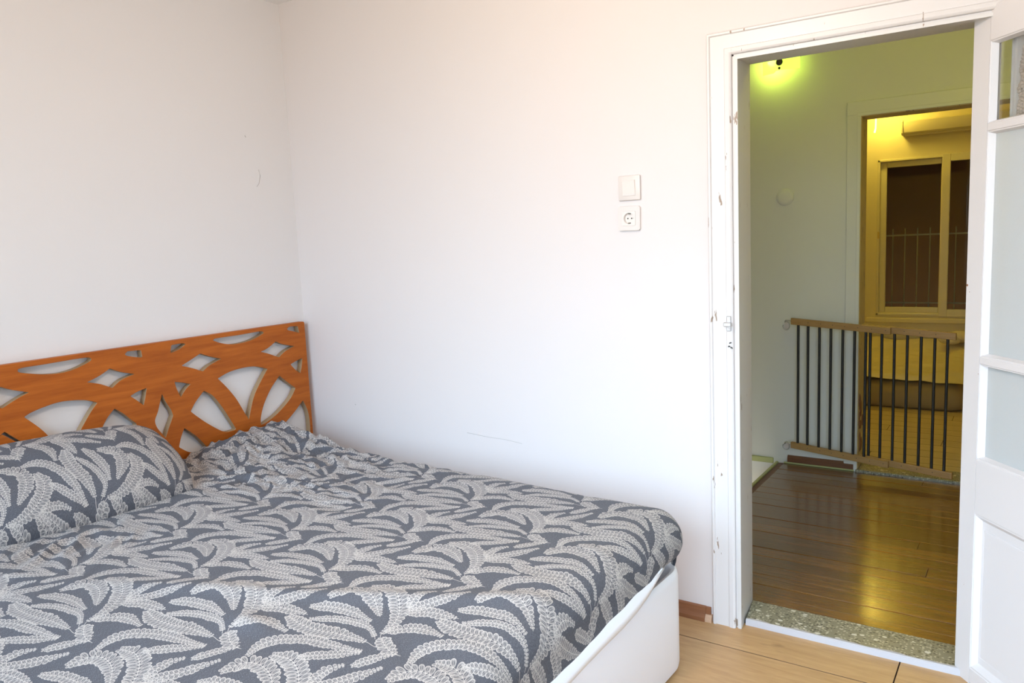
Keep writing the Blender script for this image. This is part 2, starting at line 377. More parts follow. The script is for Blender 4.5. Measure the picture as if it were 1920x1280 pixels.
# strike plate and torn screw hole
q = MB().box(2.160, 2.1755, FY-.020, FY-.012, 1.057, 1.108, .002)
sp = tb('strike_plate', M['steel'], q); MB().box(.004, .030, -.034, -.0195, 1.074, 1.088, .002).build('keeper', M['steel'], sp)
MB().cyl((.0185, -.0195, 1.066), (.0185, -.0215, 1.066), .003, 10).build('screw', M['plastic'], sp); MB().cyl((.0185, -.0195, 1.099), (.0185, -.0215, 1.099), .003, 10).build('screw', M['plastic'], sp)
q = MB()
for (x, z, a) in ((2.168, 1.005, .4), (2.176, 1.002, -.3), (2.172, 1.016, .9)):
    q.hexa([(x-.004, FY-.0175, z-.002), (x+.004, FY-.0175, z-.003+a*.004), (x+.004, FY-.014, z-.003+a*.004), (x-.004, FY-.014, z-.002), (x-.003, FY-.0175, z+.003), (x+.003, FY-.0175, z+.001+a*.004), (x+.003, FY-.014, z+.001+a*.004), (x-.003, FY-.014, z+.003)])
tb('torn_screw_hole', M['dark'], q)
# terrazzo threshold with a painted front strip
th = struct(empty('trim_2', (2.53, .07, 0)))
MB().hexa([(2.202-2.53, -.075, 0), (OX1-2.53, -.075, 0), (OX1-2.53, .072, 0), (2.182-2.53, .076, 0), (2.202-2.53, -.068, .020), (OX1-2.53, -.068, .020), (OX1-2.53, .072, .020), (2.182-2.53, .076, .020)]).build('terrazzo_slab', M['terrazzo'], th)
q = MB(); rnd = random.Random(3); N = 46; b = q.b; prev = None
for i in range(N+1):
    x = 2.203-2.53+(OX1-2.203)*i/N; w_ = .006+.004*rnd.random()+.003*sin(i*.7)
    ring = [b.verts.new((x, y, z)) for y, z in ((-.082, 0), (-.080, .017), (-.0745, .0212), (-.0745+w_, .0208), (-.0745+w_, .016), (-.06, 0))]
    if prev:
        for k in range(6): b.faces.new((prev[k], prev[(k+1) % 6], ring[(k+1) % 6], ring[k]))
    else: b.faces.new(ring[::-1])
    prev = ring
b.faces.new(prev); q.build('painted_edge', M['sill_edge'], th)

# ------------------------------------------------------------------ open door leaf (front face looks at the bed)
HP = Vector((2.862, -.005, 0)); DD = Vector((.6349, -.7726, 0)); DNv = Vector((DD.y, -DD.x, 0))     # along the leaf / out of the visible face
if DNv.dot(Vector((3.031, -2.6166, 0))-HP) < 0: DNv = -DNv
door = struct(empty('door_1', HP)); door.matrix_world = Matrix(((DD.x, -DNv.x, 0, HP.x), (DD.y, -DNv.y, 0, HP.y), (0, 0, 1, 0), (0, 0, 0, 1)))
# local: x along the leaf, y into the leaf, z up
DT = .036; LW = .735; X0 = -.018; SI = .047; XE = X0+LW; SJ = XE-.065
zr = [(-.003, .052), (.536, .701), (.981, 1.003), (1.632, 1.653), (1.871, 1.964)]
def db(name, mat, *bx, bev=.002): return MB().box(*bx, bev).build(name, mat, door)
q = MB().prism([(X0+.010, 0.0), (SI, 0.0), (SI, 1.964), (X0, 1.964), (X0, .022), (X0+.003, .012)], 'y', 0, DT); q.build('stile', M['door'], door)
db('stile', M['door'], SJ, XE, 0, DT, .004, 1.964)
for i, (a, c) in enumerate(zr):
    db('rail' if i in (0, 1, 4) else 'glazing_bar', M['door'], SI, SJ, 0, DT, max(a, .004), c)
BD, BW = .020, .010
for i, (z0, z1, mt) in enumerate(((.701, .981, 'frosted'), (1.003, 1.632, 'frosted'), (1.653, 1.871, 'clear'))):
    pn = db('pane', M[mt], SI+.002, SJ-.002, BD, BD+.004, z0+.002, z1-.002, bev=0)
    def bead(P): return MB().hexa(P).build('glazing_bead', M['door_lit'] if P[0][0] < .06 and abs(P[0][0]-P[4][0]) < 1e-6 and z1-z0 > .1 else M['door'], pn)
    zb = .008
    for (pa, pb) in (((SI, z0), (SI, z1)), ((SJ, z1), (SJ, z0))):
        s = 1 if pa[0] == SI else -1
        bead([(SI if s == 1 else SJ, .003, z0), (SI+s*.003 if s == 1 else SJ-.003, .003, z0), ((SI if s == 1 else SJ)+s*BW, BD, z0+zb), ((SI if s == 1 else SJ), BD, z0),
              (SI if s == 1 else SJ, .003, z1), (SI+s*.003 if s == 1 else SJ-.003, .003, z1), ((SI if s == 1 else SJ)+s*BW, BD, z1-zb), ((SI if s == 1 else SJ), BD, z1)])
    for s, z in ((1, z0), (-1, z1)):
        bead([(SI, .003, z), (SJ, .003, z), (SJ, BD, z), (SI, BD, z), (SI+.003, .003, z+s*.003), (SJ-.003, .003, z+s*.003), (SJ-BW, BD, z+s*zb), (SI+BW, BD, z+s*zb)])
pnl = db('panel', M['door'], SI+.002, SJ-.002, .017, .027, .050, .538, bev=0)
for s, xx in ((1, SI), (-1, SJ)):
    MB().hexa([(xx, .002, .052), (xx+s*.005, .002, .057), (xx+s*.014, .017, .072), (xx, .017, .052), (xx, .002, .536), (xx+s*.005, .002, .531), (xx+s*.014, .017, .516), (xx, .017, .536)]).build('panel_moulding', M['door_lit'] if s == 1 else M['door'], pnl)
for s, z in ((1, .052), (-1, .536)):
    MB().hexa([(SI, .002, z), (SJ, .002, z), (SJ, .017, z), (SI, .017, z), (SI+.005, .002, z+s*.005), (SJ-.005, .002, z+s*.005), (SJ-.014, .017, z+s*.02), (SI+.014, .017, z+s*.02)]).build('panel_moulding', M['door'], pnl)
MB().box(SI+.024, SJ-.024, .0145, .018, .094, .492, .003).build('raised_field', M['door'], pnl)
q = MB()
for (x, z, h) in ((X0+.004, 1.204, .010), (X0+.0145, 1.185, .0035), (SI-.002, .952, .003), (.012, .30, .002)): q.cyl((x, .0006, z), (x, -.0006, z), h*.35, 8)
q.build('paint_chip', M['skirting'], door)
for z in (.25, 1.0, 1.72): MB().cyl((X0-.006, .03, z-.04), (X0-.006, .03, z+.04), .006, 12).build('hinge', M['trim'], door)
hd = MB().box(XE-.055, XE-.015, -.006, 0, .95, 1.12, .002).build('lock_plate', M['steel'], door)
MB().tube([(XE-.035, -.006, 1.07), (XE-.035, -.045, 1.07), (XE-.06, -.052, 1.07), (XE-.14, -.05, 1.07)], .008).build('handle', M['steel'], hd, 1)

# knitted fringe tucked behind the clear top pane
mc = empty('fringe_strip', HP); mc.matrix_world = door.matrix_world @ Matrix.Translation((.135, .046, 1.842))
tag(mc, 'beige knotted fringe strip hanging behind the clear top pane of the open door', 'fringe')
MB().tube([(-.012, 0, .03), (-.010, 0, .012), (.0, .001, .002), (.012, 0, -.004)], .002).build('hanging_cord', M['brass'], mc, 1)
q = MB()
for i in range(24):
    for k in range(6): q.sph((-.016+.010*k+.004*sin(i*.9+k)-.012*i/24, .0015*cos(i*1.3+k*2), -.006-i*.0085+.003*(k % 2)), .0066, (1.1, .8, .85), 8)
q.build('knotted_band', M['macrame'], mc, 1)

# ------------------------------------------------------------------ switch and socket
def plate(name, label, cx, z0, z1, cat, rot):
    e = empty(name, (cx, FY, (z0+z1)/2)); tag(e, label, cat); e.rotation_euler = (0, rot, 0)
    h = (z1-z0)/2; wv = .0425
    MB().box(-wv, wv, -.010, 0, -h, h, .004, 2).build('cover_frame', M['plastic'], e, 40)
    return e, h
e, h = plate('light_switch', 'square ivory single light switch on the wall beside the doorway', 1.810, 1.513, 1.600, 'switch', .0)
MB().box(-.0255, .0255, -.0115, -.009, -.028, .028, .001).build('inner_frame', M['plastic'], e)
r_ = MB().hexa([(-.0235, -.011, -.026), (.0235, -.011, -.026), (.0235, -.009, -.026), (-.0235, -.009, -.026), (-.0235, -.016, .026), (.0235, -.016, .026), (.0235, -.009, .026), (-.0235, -.009, .026)]).build('rocker', M['plastic_hi'], e)
e, h = plate('wall_socket', 'ivory power socket with round recess below the light switch', 1.807, 1.406, 1.494, 'socket', .015)
e.children[0].name = 'cover_backing'; e.children[0].scale = (.985, .15, .985)
def holed(name, half, r, y0, y1, mat, par, n=48, bev=0):
    q = MB(); b = q.b
    def sq(a):
        c_, s_ = cos(a), sin(a); k = half/max(abs(c_), abs(s_)); return c_*k, s_*k
    L = []
    for y in (y0, y1):
        L.append([[b.verts.new((x, y, z)) for x, z in [(r(a_)[0], r(a_)[1]) for a_ in [2*pi*(i+.5)/n for i in range(n)]]], [b.verts.new((sq(a_)[0], y, sq(a_)[1])) for a_ in [2*pi*(i+.5)/n for i in range(n)]]])
    for i in range(n):
        j = (i+1) % n
        b.faces.new((L[0][0][i], L[0][0][j], L[0][1][j], L[0][1][i])); b.faces.new((L[1][0][i], L[1][1][i], L[1][1][j], L[1][0][j]))
        b.faces.new((L[0][1][i], L[0][1][j], L[1][1][j], L[1][1][i])); b.faces.new((L[0][0][i], L[1][0][i], L[1][0][j], L[0][0][j]))
    return q.build(name, mat, par)
circ = lambda R: (lambda a: (R*cos(a), R*sin(a)))
def sqr(R):
    def f(a):
        c_, s_ = cos(a), sin(a); k = R/max(abs(c_), abs(s_)); return c_*k, s_*k
    return f
holed('cover_frame', .0425, sqr(.026), -.010, 0, M['plastic'], e)
holed('inner_frame', .0257, circ(.0195), -.0115, 0, M['plastic_hi'], e)
wl = MB().lathe([(.0001, .0016), (.0178, .0016), (.0194, .0100), (.0196, .0112), (.0200, .0112), (.0198, .0010), (.0001, .0010)], (0, 0, 0)).build('socket_well', M['plastic_hi'], e, 40)
for x in (-.0075, .0075): MB().cyl((x, -.0014, 0), (x, -.0022, 0), .0026, 10).build('contact_hole', M['hole'], wl)
MB().cyl((.0165, -.0022, 0), (.0165, -.0032, 0), .0022, 10).build('contact_hole', M['hole'], wl)
for z in (-.0165, .0165): MB().box(-.004, .004, -.0095, -.0012, z-.0016, z+.0016, .0005).build('earth_clip', M['brass'], wl)

# ------------------------------------------------------------------ bed: base and fretwork headboard
TH = radians(-2.0); E1 = Vector((cos(TH), sin(TH), 0)); E2 = Vector((sin(TH), -cos(TH), 0))
BO = Vector((.16, -.256, 0)); BL, BWD = 1.96, 1.95
bed = empty('bed', BO, 0); tag(bed, 'double bed with white upholstered storage base and orange cut-out headboard', 'bed')
def bw(a, b, z): return BO+E1*a+E2*b+Vector((0, 0, z))
def rrect(a0, a1, b0, b1, r, n=10):
    P = []
    for (ca, cb, t0) in ((a1-r, b0+r, -90), (a1-r, b1-r, 0), (a0+r, b1-r, 90), (a0+r, b0+r, 180)):
        for i in range(n+1):
            t = radians(t0+90*i/n); P.append((ca+r*cos(t), cb+r*sin(t)))
    return P
def rings_mesh(rings, name, mat, parent, sm=40, closed=False):
    q = MB(); b = q.b; V = [[b.verts.new(bw(a, c, z)-BO) for a, c in rr] for rr, z in rings]
    n = len(V[0])
    for A, B in zip(V, V[1:]):
        for i in range(n): b.faces.new((A[i], A[(i+1) % n], B[(i+1) % n], B[i]))
    b.faces.new(V[0][::-1]); b.faces.new(V[-1]); return q.build(name, mat, parent, sm)
def rr(ins, rad): return rrect(ins, BL-ins, ins, BWD-ins, rad)
rings_mesh([(rr(.02, .09), .004), (rr(.004, .10), .012), (rr(0, .105), .03), (rr(0, .105), .315), (rr(.004, .10), .331), (rr(.012, .09), .337), (rr(.022, .08), .334), (rr(.028, .075), .325), (rr(.030, .073), .27)], 'base_box', M['white_base'], bed, 50)
# headboard panel with fretwork openings
HOLES= [[[-1.363,1.019],[-1.349,1.028],[-1.266,1.029],[-1.169,1.031],[-1.115,1.03],[-1.101,1.022],[-1.108,1.014],[-1.139,1.002],[-1.18,0.991],[-1.226,0.987],[-1.277,0.992],[-1.322,1.002],[-1.354,1.012]],[[-0.974,1.02],[-0.962,1.031],[-0.92,1.029],[-0.905,1.027],[-0.902,1.0],[-0.909,0.997],[-0.931,1.002],[-0.964,1.012]],[[-1.132,0.937],[-1.079,0.955],[-1.037,0.976],[-0.996,0.955],[-0.94,0.937],[-0.996,0.923],[-1.037,0.898],[-1.083,0.922]],[[-1.488,0.936],[-1.445,0.953],[-1.425,0.977],[-1.387,0.958],[-1.331,0.938],[-1.37,0.924],[-1.426,0.898],[-1.457,0.922]],[[-1.361,0.855],[-1.332,0.867],[-1.284,0.878],[-1.235,0.884],[-1.187,0.881],[-1.137,0.871],[-1.098,0.854],[-1.125,0.826],[-1.153,0.79],[-1.178,0.754],[-1.201,0.703],[-1.216,0.662],[-1.228,0.693],[-1.25,0.73],[-1.278,0.755],[-1.301,0.788],[-1.323,0.815]],[[-1.037,0.819],[-1.007,0.794],[-0.981,0.766],[-0.954,0.738],[-0.985,0.697],[-1.03,0.664],[-1.076,0.643],[-1.123,0.637],[-1.122,0.676],[-1.108,0.719],[-1.091,0.758],[-1.066,0.792]],[[-1.427,0.819],[-1.406,0.798],[-1.379,0.772],[-1.352,0.748],[-1.326,0.705],[-1.315,0.668],[-1.329,0.658],[-1.361,0.67],[-1.403,0.698],[-1.435,0.73],[-1.46,0.759],[-1.472,0.775],[-1.452,0.799]],[[-0.971,0.854],[-0.939,0.866],[-0.898,0.874],[-0.907,0.84],[-0.919,0.805],[-0.943,0.829]],[[-0.837,0.839],[-0.824,0.803],[-0.805,0.766],[-0.797,0.739],[-0.811,0.712],[-0.823,0.69],[-0.841,0.652],[-0.856,0.676],[-0.874,0.706],[-0.879,0.736],[-0.863,0.769],[-0.85,0.804]],[[-0.782,0.999],[-0.775,1.029],[-0.726,1.03],[-0.707,1.024],[-0.738,1.007],[-0.777,0.996]],[[-0.581,1.022],[-0.564,1.029],[-0.441,1.029],[-0.332,1.031],[-0.308,1.02],[-0.357,1.003],[-0.413,0.992],[-0.486,0.991],[-0.546,1.006]],[[-0.74,0.937],[-0.692,0.956],[-0.645,0.976],[-0.606,0.958],[-0.545,0.937],[-0.606,0.917],[-0.642,0.896],[-0.687,0.917]],[[-0.341,0.937],[-0.296,0.949],[-0.248,0.974],[-0.209,0.955],[-0.139,0.936],[-0.195,0.92],[-0.238,0.895],[-0.293,0.92]],[[-0.178,1.023],[-0.159,1.032],[-0.111,1.029],[-0.105,0.994],[-0.138,1.005],[-0.17,1.015]],[[-0.778,0.877],[-0.744,0.868],[-0.703,0.854],[-0.729,0.835],[-0.756,0.806],[-0.77,0.843]],[[-0.175,0.853],[-0.14,0.864],[-0.099,0.873],[-0.106,0.836],[-0.119,0.799],[-0.15,0.824]],[[-0.575,0.855],[-0.515,0.873],[-0.446,0.88],[-0.376,0.876],[-0.306,0.854],[-0.351,0.801],[-0.397,0.736],[-0.434,0.639],[-0.457,0.683],[-0.492,0.75],[-0.537,0.812]],[[-0.646,0.815],[-0.605,0.785],[-0.566,0.729],[-0.532,0.668],[-0.504,0.614],[-0.52,0.61],[-0.568,0.616],[-0.638,0.665],[-0.687,0.708],[-0.719,0.739],[-0.689,0.776]],[[-0.244,0.811],[-0.204,0.775],[-0.154,0.734],[-0.195,0.686],[-0.272,0.635],[-0.332,0.61],[-0.373,0.6],[-0.369,0.637],[-0.346,0.693],[-0.299,0.759]],[[-0.117,0.668],[-0.092,0.611],[-0.085,0.554],[-0.088,0.492],[-0.105,0.418],[-0.175,0.407],[-0.28,0.444],[-0.322,0.493],[-0.311,0.533],[-0.249,0.572],[-0.178,0.619]],[[-0.754,0.677],[-0.701,0.627],[-0.654,0.567],[-0.676,0.546],[-0.74,0.567],[-0.788,0.601],[-0.774,0.64]]]
YM = -.84
def smooth_loop(P, sub=5):
    P = [Vector(p) for p in P]; n = len(P); out = []
    def ang(i):
        a = P[i]-P[i-1]; b = P[(i+1) % n]-P[i]; return a.angle(b)
    cor = [ang(i) > radians(42) for i in range(n)]
    for i in range(n):
        p1, p2 = P[i], P[(i+1) % n]
        p0 = P[i-1] if not cor[i] else p1*2-p2; p3 = P[(i+2) % n] if not cor[(i+1) % n] else p2*2-p1
        if cor[i]:
            u = (P[i-1]-p1); v = (p2-p1); k = min(.005, u.length*.2, v.length*.2)
            a_, c_ = p1+u.normalized()*k, p1+v.normalized()*k
            out += [a_, p1*.5+(a_+c_)*.25, c_]
        else: out.append(p1)
        for s in range(1, sub):
            t = s/sub
            q = .5*((2*p1)+(-p0+p2)*t+(2*p0-5*p1+4*p2-p3)*t*t+(-p0+3*p1-3*p2+p3)*t**3)
            if cor[i] and (q-p1).length < .006 or cor[(i+1) % n] and (q-p2).length < .006: continue
            out.append(q)
    return out
cu = bpy.data.curves.new('headboard', 'CURVE'); cu.dimensions = '2D'; cu.fill_mode = 'BOTH'; cu.extrude = .0145; cu.bevel_depth = .0008; cu.bevel_resolution = 0
def spl(P):
    s = cu.splines.new('POLY'); s.points.add(len(P)-1)
    for pt, q in zip(s.points, P): pt.co = (q[0], q[1], 0, 1)
    s.use_cyclic_u = True
HY0, HY1, HZ0, HZ1 = -1.612, -.071, .22, 1.046
spl([(HY0+.006, HZ0), (HY1-.002, HZ0), (HY1, HZ0+.002), (HY1, HZ1-.008), (HY1-.002, HZ1-.002), (HY1-.008, HZ1), (HY0+.008, HZ1), (HY0+.002, HZ1-.002), (HY0, HZ1-.008), (HY0, HZ0+.006)])
allh = list(HOLES)
for i in (3, 6): pass
for i in (13, 15, 18, 19):                # right-margin openings repeat at the left margin
    allh.append([(2*YM-y, z) for y, z in HOLES[i]][::-1])
for h in allh: spl(smooth_loop(h))
co = bpy.data.objects.new('tmp', cu); COL.objects.link(co)
bpy.context.view_layer.update()
me = bpy.data.meshes.new_from_object(co.evaluated_get(bpy.context.evaluated_depsgraph_get()))
bpy.data.objects.remove(co); me.name = 'headboard'
me.materials.clear(); me.materials.append(M['headboard']); me.materials.append(M['ply'])
# curve plane (y, z) -> world, front face towards +x
XH = .085
mt = Matrix(((0, 0, 1, XH-.0155), (1, 0, 0, 0), (0, 1, 0, 0), (0, 0, 0, 1)))
me.transform(Matrix.Translation(-BO) @ mt)
for p_ in me.polygons:
    p_.use_smooth = False
    c_ = p_.center+BO
    edge = abs(p_.normal.x) < .5 and not (c_.y > HY1-.002 or c_.z > HZ1-.003)
    p_.material_index = 1 if edge else 0
hb = link('headboard', me, bed)
for y in (-.30, -1.38): MB().box(WL+.0015-BO.x, XH-.0315-BO.x, y-.04-BO.y, y+.04-BO.y, .25, .34, .002).build('headboard_bracket', M['ply'], bed)

# ------------------------------------------------------------------ embroidered fern fabric (drawn here in code, one half-drop repeat)
FR= [[[[-0.1626,0.1453],[-0.1154,0.1524],[-0.0673,0.1327],[-0.0283,0.0964],[-0.0032,0.0501],[0.0,0.0]],0.045],[[[-0.2159,0.0517],[-0.201,0.0905],[-0.1674,0.1074],[-0.1132,0.0957],[-0.0509,0.0523]],0.042],[[[-0.2345,0.0026],[-0.187,0.0245],[-0.124,0.0345],[-0.0568,0.0279]],0.03],[[[-0.1964,-0.035],[-0.1432,-0.0056],[-0.0852,0.0081],[-0.0425,0.0069],[-0.0061,-0.0133]],0.022],[[[-0.013,0.1153],[-0.0197,0.1454],[-0.0146,0.173],[0.0044,0.2011]],0.026],[[[-0.0062,0.1099],[0.0308,0.1508],[0.0628,0.1962],[0.0851,0.2349]],0.03],[[[0.0031,0.0961],[0.0361,0.1162],[0.0727,0.1262],[0.1235,0.134]],0.032],[[[0.0049,0.0148],[0.0341,0.0432],[0.0712,0.0623],[0.1325,0.0612]],0.03],[[[0.012,-0.011],[0.0364,-0.0262],[0.0598,-0.0355],[0.0868,-0.0369]],0.034],[[[0.0894,0.105],[0.1388,0.097],[0.1981,0.1021],[0.2509,0.1144],[0.3329,0.1226]],0.042],[[[0.1254,-0.0423],[0.1198,-0.0024],[0.1459,0.0335],[0.2054,0.0643],[0.2769,0.0772],[0.3458,0.0913]],0.032],[[[0.2336,0.0076],[0.2819,0.0421],[0.3217,0.0694],[0.3471,0.0892]],0.026],[[[0.022,-0.1122],[0.0476,-0.0734],[0.0777,-0.0387]],0.024]]
ST= [[[-0.0081,0.1013],[-0.0096,0.0842]],[[0.3329,0.1226],[0.3654,0.1203],[0.4107,0.1392]],[[-0.0061,-0.0133],[0.0006,-0.0199]],[[0.0,0.0],[0.0074,-0.0094]],[[0.0777,-0.0387],[0.0924,-0.0359]]]
TW, THT = .68, .32; PW, PH = 2048, 960
emb = np.zeros((PH, PW), np.float32)
SX = PW/TW; SY = PH/THT
def stamp(cx, cy, rad, fn):
    """max-blend fn(dx,dy) in metres into the periodic tile"""
    x0, x1 = int((cx-rad)*SX)-1, int((cx+rad)*SX)+2; y0, y1 = int((cy-rad)*SY)-1, int((cy+rad)*SY)+2
    X, Y = np.meshgrid(np.arange(x0, x1), np.arange(y0, y1))
    v = fn((X+.5)/SX-cx, (Y+.5)/SY-cy).astype(np.float32)
    iy, ix = Y % PH, X % PW
    emb[iy, ix] = np.maximum(emb[iy, ix], v)
def catmull(P, m):
    P = np.array(P); P = np.vstack([2*P[0]-P[1], P, 2*P[-1]-P[-2]]); out = []
    for i in range(1, len(P)-2):
        p0, p1, p2, p3 = P[i-1:i+3]
        for t in np.linspace(0, 1, 40, endpoint=False):
            out.append(.5*(2*p1+(p2-p0)*t+(2*p0-5*p1+4*p2-p3)*t*t+(3*p1-p0-3*p2+p3)*t**3))
    out.append(P[-2]); out = np.array(out); s = np.r_[0, np.cumsum(np.hypot(*np.diff(out, axis=0).T))]
    q = np.arange(0, s[-1], m); return np.c_[np.interp(q, s, out[:, 0]), np.interp(q, s, out[:, 1])], s[-1]
rp = random.Random(11)
def petal(cx, cy, ang, a, b):
    ca, sa = cos(ang), sin(ang)
    def fn(dx, dy):
        u = (dx*ca+dy*sa)/a; v = (-dx*sa+dy*ca)/b
        k = 1+.28*u
        r = np.sqrt(u*u+(v/k)**2); mn = b
        d = (r-1)*mn
        line = np.clip(1.5-np.abs(d+.0005)/.0006, 0, 1)
        fill = np.where(r < .93, .30+.20*np.cos(r*9.5), 0)
        rib = np.where(r < 1, np.clip(1.2-np.abs(v)*b/.0006, 0, 1)*.85, 0)
        return np.maximum(np.maximum(line, fill), rib)
    stamp(cx, cy, max(a, b)*1.35, fn)
def thread(P, m=.0006, r=.0008):
    pts, L = catmull(P, m)
    for x, y in pts: stamp(x, y, r*2, lambda dx, dy: np.clip(1.5-np.hypot(dx, dy)/r, 0, 1))
for ox_, oy_ in ((0, 0), (.34, .16)):
    for P, wd in FR:
        P = [(x+ox_, y+oy_) for x, y in P]
        fine_, L = catmull(P, .0005)
        prof_ = lambda t: wd*.94*min(1, .40+t*3.2)*min(1, .22+(1-t)*2.2)
        d_ = 0
        while d_ < L:
            t = d_/L; w_ = prof_(t); i = min(int(d_/.0005), len(fine_)-2)
            x, y = fine_[i]; j = min(i+6, len(fine_)-1); k = max(i-6, 0); dx, dy = fine_[j]-fine_[k]; a0 = math.atan2(dy, dx)
            stp = .0052+.0068*min(1, w_/.034)
            for s in (1, -1):
                ln = max(.0036, w_*.34*(1+.16*(rp.random()-.5))); an = a0+s*radians(116+16*(rp.random()-.5))
                petal(x+cos(an)*ln*.98, y+sin(an)*ln*.98, an, ln, min(stp*.52, ln*.66))
            d_ += stp
        thread(P)
    for P in ST: thread([(x+ox_, y+oy_) for x, y in P], r=.0007)
img = bpy.data.images.new('fern_embroidery_repeat', PW, PH, alpha=False); img.colorspace_settings.name = 'Non-Color'
buf = np.ones((PH, PW, 4), np.float32); buf[..., 0] = buf[..., 1] = buf[..., 2] = emb
img.pixels.foreach_set(buf.ravel()); img.update(); img.pack()
def fabric():
    t = NT('fern_embroidered_fabric', (.1, .1, .11), .82); t.p.inputs['Sheen Weight'].default_value = .04; t.p.inputs['Sheen Roughness'].default_value = .45
    uv = t.add('ShaderNodeTexCoord').outputs['UV']
    im = t.add('ShaderNodeTexImage'); im.image = img; im.extension = 'REPEAT'; t.con(uv, im.inputs[0])
    mp = t.add('ShaderNodeMapping'); mp.inputs['Scale'].default_value = (45, 150, 1); mp.inputs['Rotation'].default_value = (0, 0, .9); t.con(uv, mp.inputs[0])
    n = t.noise(mp.outputs[0], 3.0, 4, .65)
    dk = t.ramp(n, (.32, (.046, .049, .060)), (.56, (.082, .088, .108)), (.72, (.30, .31, .345)))
    mp2 = t.add('ShaderNodeMapping'); mp2.inputs['Scale'].default_value = (300, 140, 1); t.con(uv, mp2.inputs[0])
    n2 = t.noise(mp2.outputs[0], 1.0, 2, .5)
    thr = t.ramp(n2, (.3, (.40, .372, .348)), (.7, (.61, .58, .555)))
    m = t.ramp(im.outputs[0], (.06, (0, 0, 0)), (.95, (1, 1, 1)))
    t.base(t.mix(m, dk, thr)); t.bump(im.outputs[0], .35, .0012); return t.m
M['fabric'] = fabric()
ORG = Vector((1.459, -.921))
def fuv(x, y): return ((x-ORG.x)/TW, (y-ORG.y)/THT)

# ------------------------------------------------------------------ mattress and fitted sheet
RB = .092; PHI = 2.25
def nz(x, y, z=0): return noise.noise(Vector((x, y, z)))
def ss(a, b, x): t = max(0, min(1, (x-a)/(b-a))); return t*t*(3-2*t)
def top_h(x, y, fine=True):
    """height of the sheet over the mattress (world x, y)"""
    h = .528 + .018*ss(.75, .2, x) + .006*nz(x*1.7, y*1.7, 3)
    g = lambda cx, cy, sx, sy: exp(-((x-cx)/sx)**2-((y-cy)/sy)**2)
    h += .060*g(.17, -.47, .17, .20) + .022*g(.22, -.24, .2, .10) + .022*g(.22, -.70, .15, .13) + .012*g(.5, -.5, .25, .25)
    # crease that crosses the near corner: beyond it the cloth tips towards the camera
    cy = -1.715+(x-.65)*.40+.10*max(0, x-1.33)**2; d = cy-y
    kc = .30+.70*ss(.85, 1.35, x)
    if d > -.05: h += kc*(.009*exp(-(d/.035)**2)-.110*max(0, d))
    if fine:
        far = ss(1.5, .35, x)*ss(-1.05, -.75, y)
        n1 = 1-abs(nz(x*7+1.3*nz(x*3, y*3), y*11, 1))*2; n2 = 1-abs(nz(x*15, y*19+2*nz(x*4, y*5, 8), 5))*2
        n3 = 1-abs(nz(x*23+3*nz(x*6, y*6, 12), y*31, 15))*2.2; h += far*(.021*(n1-.55)+.014*(n2-.55)+.006*(n3-.5))
        # long ridge running away from the headboard
        rx = -.335+.10*(x-.3); h += .020*exp(-((y-rx)/.022)**2)*ss(.75, .5, x)
        ed = ss(-.55, -.28, y)*ss(2.0, 1.2, x); h += ed*.007*(1-abs(nz(x*13, y*9, 4))*2)
        nl = exp(-((x-.62)/.16)**2-((y+1.50)/.22)**2)
        h += nl*(.016*(1-abs(nz(x*12+y*9, y*6-x*3, 9))*2.2))
        h += .0032*nz(x*6, y*6, 2)+.0015*nz(x*17, y*14, 6)
        k = exp(-((x-1.5)/.06)**2-((y+1.52)/.03)**2); h += .012*k
        # gathers near the foot corner
        fc = ss(1.75, 2.05, x); h += fc*.004*nz(y*16, x*4, 7)
    return h
def drape(a, b, off=0, fine=True):
    """unrolled bed coordinates -> world point"""
    U0 = BL+.012-RB; V0 = RB; V1 = BWD-RB; A0 = .05
    du = max(0, a-U0); dv = 0; sg = 0
    if b < V0: dv = V0-b; sg = -1
    elif b > V1: dv = b-V1; sg = 1
    s = sqrt(du*du+dv*dv); aa = min(a, U0); bb = min(max(b, V0), V1)
    R = RB-off
    if s > 0:
        pm = PHI-.55*ss(.10, .45, b)*(du > 0); ph = min(s/RB, pm); ex = max(0, s-RB*pm)
        hor = R*sin(ph)-ex*.12; dr = R*(1-cos(ph))+ex
        if fine: hor += .006*nz(a*9, b*9, 3)*min(1, s/.1)
        aa += hor*du/s; bb += sg*hor*dv/s; fade = max(0, cos(min(ph, pi/2)))
    else: dr = 0; fade = 1
    P = BO+E1*aa+E2*bb
    th_ = top_h(P.x, P.y, fine); th0 = .528
    z = th0+(th_-th0)*(.25+.75*fade)-off-dr
    return Vector((P.x, P.y, z))
